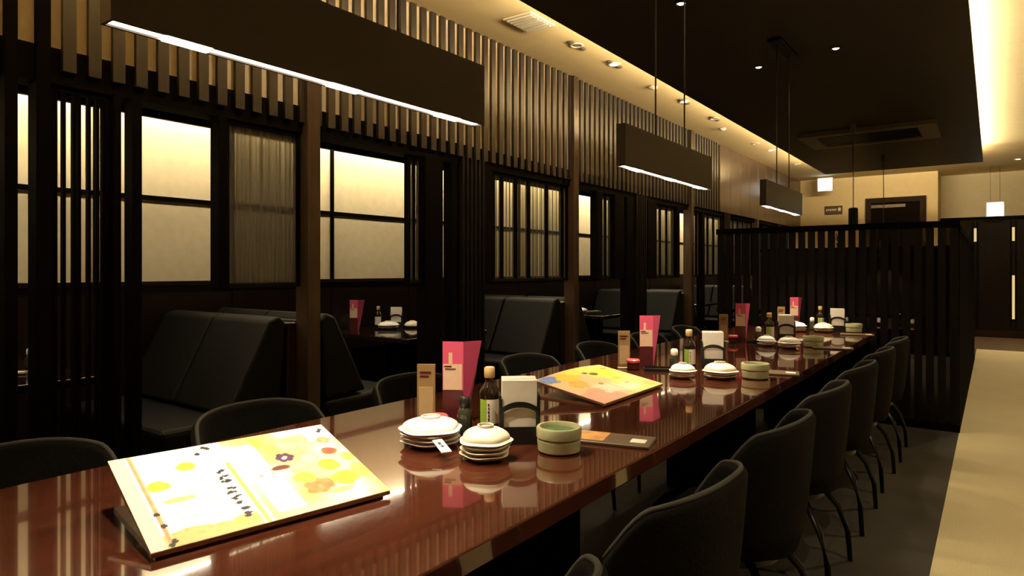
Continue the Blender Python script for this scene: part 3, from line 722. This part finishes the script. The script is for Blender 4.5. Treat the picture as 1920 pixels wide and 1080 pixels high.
def mk_plates(x, y, z, n, r, where, kind='plate', dome=True, m='porcelain'):
    for i in range(n):
        top = i == n-1; lab = 'topmost' if top else ordn[i]
        o = thing('lobed_plate' if kind == 'plate' else 'lobed_bowl', '%s %s, %s of the stack %s' % ('white lobed plate' if m == 'porcelain' else 'cream lobed', '' if m == 'porcelain' else kind, lab, where), kind, (x+random.uniform(-.003, .003), y+random.uniform(-.003, .003), z+.012*i), random.uniform(0, 6.28), 'stacked %ss' % kind)
        o['label'] = ' '.join(o['label'].replace(' ,', ',').split())
        if top and dome:
            hh = .044 if kind == 'plate' else .05; k = r/.09
            lathe('shell', [(r*1.02, .010), (r*1.08, .013), (r*1.0, .0165)]+[(r*.96*cos(R(q)), .017+(hh-.017)*sin(R(q))) for q in range(0, 90, 9)]+[(0, hh)], m, o, n=60, lobes=5, lobe=.045)
            lathe('foot_ring', [(r*.34, hh-.001), (r*.33, hh+.004), (r*.29, hh+.004), (r*.28, hh-.001)], m, o, n=32)
        else:
            lathe('shell', [(r*.45, 0), (r*.5, .001), (r*.62, .003), (r*.95, .013), (r*1.0, .017), (r*.97, .018), (r*.6, .008), (0, .006)], m, o, n=48, lobes=5, lobe=.05)
            lathe('foot_ring', [(r*.46, 0), (r*.46, .002), (r*.42, .002), (r*.42, 0)], m, o, n=32)
def mk_rest(x, y, z, rz, where):
    t = thing('paper_strip', 'small white printed paper strip leaning on the plates %s' % where, 'paper', (x, y, z), rz)
    s_ = box('strip', -.035, .035, -.014, .014, -.0015, .0015, 'napkin', t); s_.rotation_euler = (0, R(14), 0)
    multi('print', [(-.02, -.006, -.006, .002, .0015, .002), (-.002, .008, -.004, .004, .0015, .002)], 'ink', s_)

Q = ' '
FACE = R(36)   # things turned to the seats face roughly this way
w1 = 'in the nearest condiment set'
mk_card(-1.505, 1.575, R(30), ZT, w1); mk_leaflet(-1.41, 1.60, R(30), ZT, w1); mk_jar(-1.385, 1.50, ZT, w1)
mk_tray(-1.27, 1.545, ZT, R(35), .15, .085, w1)
mk_bottle(-1.24, 1.575, ZT+.006, R(36), w1); mk_cruet(-1.305, 1.535, ZT+.006, w1, False)
mk_plates(-1.295, 1.375, ZT, 4, .083, w1); mk_plates(-1.085, 1.36, ZT, 4, .066, w1, 'bowl', True, 'porcelain_cream')
mk_rest(-1.185, 1.30, ZT+.03, R(-25), w1)
mk_holder(-1.115, 1.555, ZT, R(40), w1); mk_celadon(-.965, 1.535, ZT, w1); mk_bill(-.895, 1.72, ZT, R(14), w1)
w2 = 'in the second condiment set'
mk_card(-1.515, 3.03, R(32), ZT, w2); mk_leaflet(-1.42, 3.09, R(32), ZT, w2); mk_jar(-1.455, 3.01, ZT, w2)
mk_tray(-1.31, 3.08, ZT, R(28), .22, .10, w2)
mk_bottle(-1.215, 3.14, ZT+.006, R(36), w2); mk_cruet(-1.265, 3.075, ZT+.006, w2)
mk_plates(-1.16, 2.91, ZT, 3, .058, w2); mk_plates(-1.015, 3.005, ZT, 3, .074, w2, 'bowl', True, 'porcelain_cream')
mk_holder(-1.155, 3.31, ZT, R(25), w2); mk_celadon(-.885, 3.105, ZT, w2); mk_bill(-.855, 3.30, ZT, R(14), w2, False)
w3 = 'in the third condiment set'
mk_card(-1.52, 4.575, R(30), ZT, w3); mk_leaflet(-1.41, 4.60, R(30), ZT, w3); mk_jar(-1.44, 4.53, ZT, w3)
mk_tray(-1.27, 4.63, ZT, R(40), .18, .09, w3)
mk_bottle(-1.245, 4.70, ZT+.006, R(36), w3); mk_cruet(-1.29, 4.60, ZT+.006, w3)
mk_plates(-1.20, 4.47, ZT, 3, .056, w3); mk_plates(-1.05, 4.42, ZT, 3, .066, w3, 'bowl', True, 'porcelain_cream')
mk_holder(-1.18, 4.88, ZT, R(20), w3); mk_celadon(-.94, 4.59, ZT, w3); mk_bill(-.82, 4.56, ZT, R(12), w3, False)
w4 = 'in the farthest condiment set'
mk_card(-1.44, 5.80, R(28), ZT, w4); mk_leaflet(-1.36, 5.90, R(28), ZT, w4)
mk_bottle(-1.16, 5.92, ZT, R(36), w4); mk_cruet(-1.21, 5.86, ZT, w4)
mk_plates(-1.30, 5.66, ZT, 4, .085, w4); mk_plates(-1.10, 5.74, ZT, 3, .07, w4, 'bowl', True, 'porcelain_cream')
mk_holder(-1.02, 5.86, ZT, R(15), w4); mk_celadon(-.90, 5.86, ZT, w4); mk_bill(-.84, 5.62, ZT, R(10), w4, False)
# booth tables
w5 = 'in the big lit booth'
mk_leaflet(-4.50, 3.80, R(40), .72, w5); mk_plates(-4.38, 4.10, .72, 3, .09, w5); mk_plates(-4.30, 4.32, .72, 2, .07, w5, 'bowl', True, 'porcelain_cream'); mk_bottle(-4.54, 4.12, .72, 0, w5); mk_holder(-4.46, 4.27, .72, R(40), w5)
w6 = 'in the second booth'
mk_plates(-4.10, 7.0, .72, 3, .09, w6); mk_bill(-4.1, 7.3, .72, R(70), w6, False); mk_holder(-4.3, 6.95, .72, R(40), w6)
w7 = 'in the leftmost booth'
mk_card(-4.40, 1.05, R(50), .72, w7); mk_bill(-4.05, 1.15, .72, R(60), w7); mk_cruet(-4.2, 1.32, .72, w7); mk_holder(-4.2, .98, .72, R(50), w7)
# small things on the far table, seen through the slats
w8 = ['first', 'second', 'third', 'fourth', 'fifth', 'sixth']
for i, (x, y) in enumerate(((-1.15, 6.9), (-1.0, 6.95), (-.85, 6.9), (-.70, 6.95), (-.57, 6.92), (-.46, 7.0))):
    if i % 2: mk_cruet(x, y, .745, 'behind the partition, %s from left' % w8[i])
    else: mk_plates(x, y, .745, 2, .055, 'behind the partition, %s from left' % w8[i], 'bowl', True, 'porcelain')
# potted sprig on the partition's far side
t = thing('potted_sprig', 'small leafy sprig in a pot on top of the far partition', 'plant', (-1.95, 11.35, 1.60))
lathe('pot', [(.03, 0), (.045, .07), (.04, .072), (.035, .05)], 'black_plastic', t, n=16)
for i in range(7):
    a = i*.9; raw('leaf', [(0, 0, .06), (.05*cos(a)-.015*sin(a), .05*sin(a)+.015*cos(a), .14), (.12*cos(a), .12*sin(a), .2+.02*(i % 3)), (.05*cos(a)+.015*sin(a), .05*sin(a)-.015*cos(a), .14), (.05*cos(a), .05*sin(a), .132)], [(0, 1, 2, 4), (0, 4, 2, 3)], 'leaf', t)
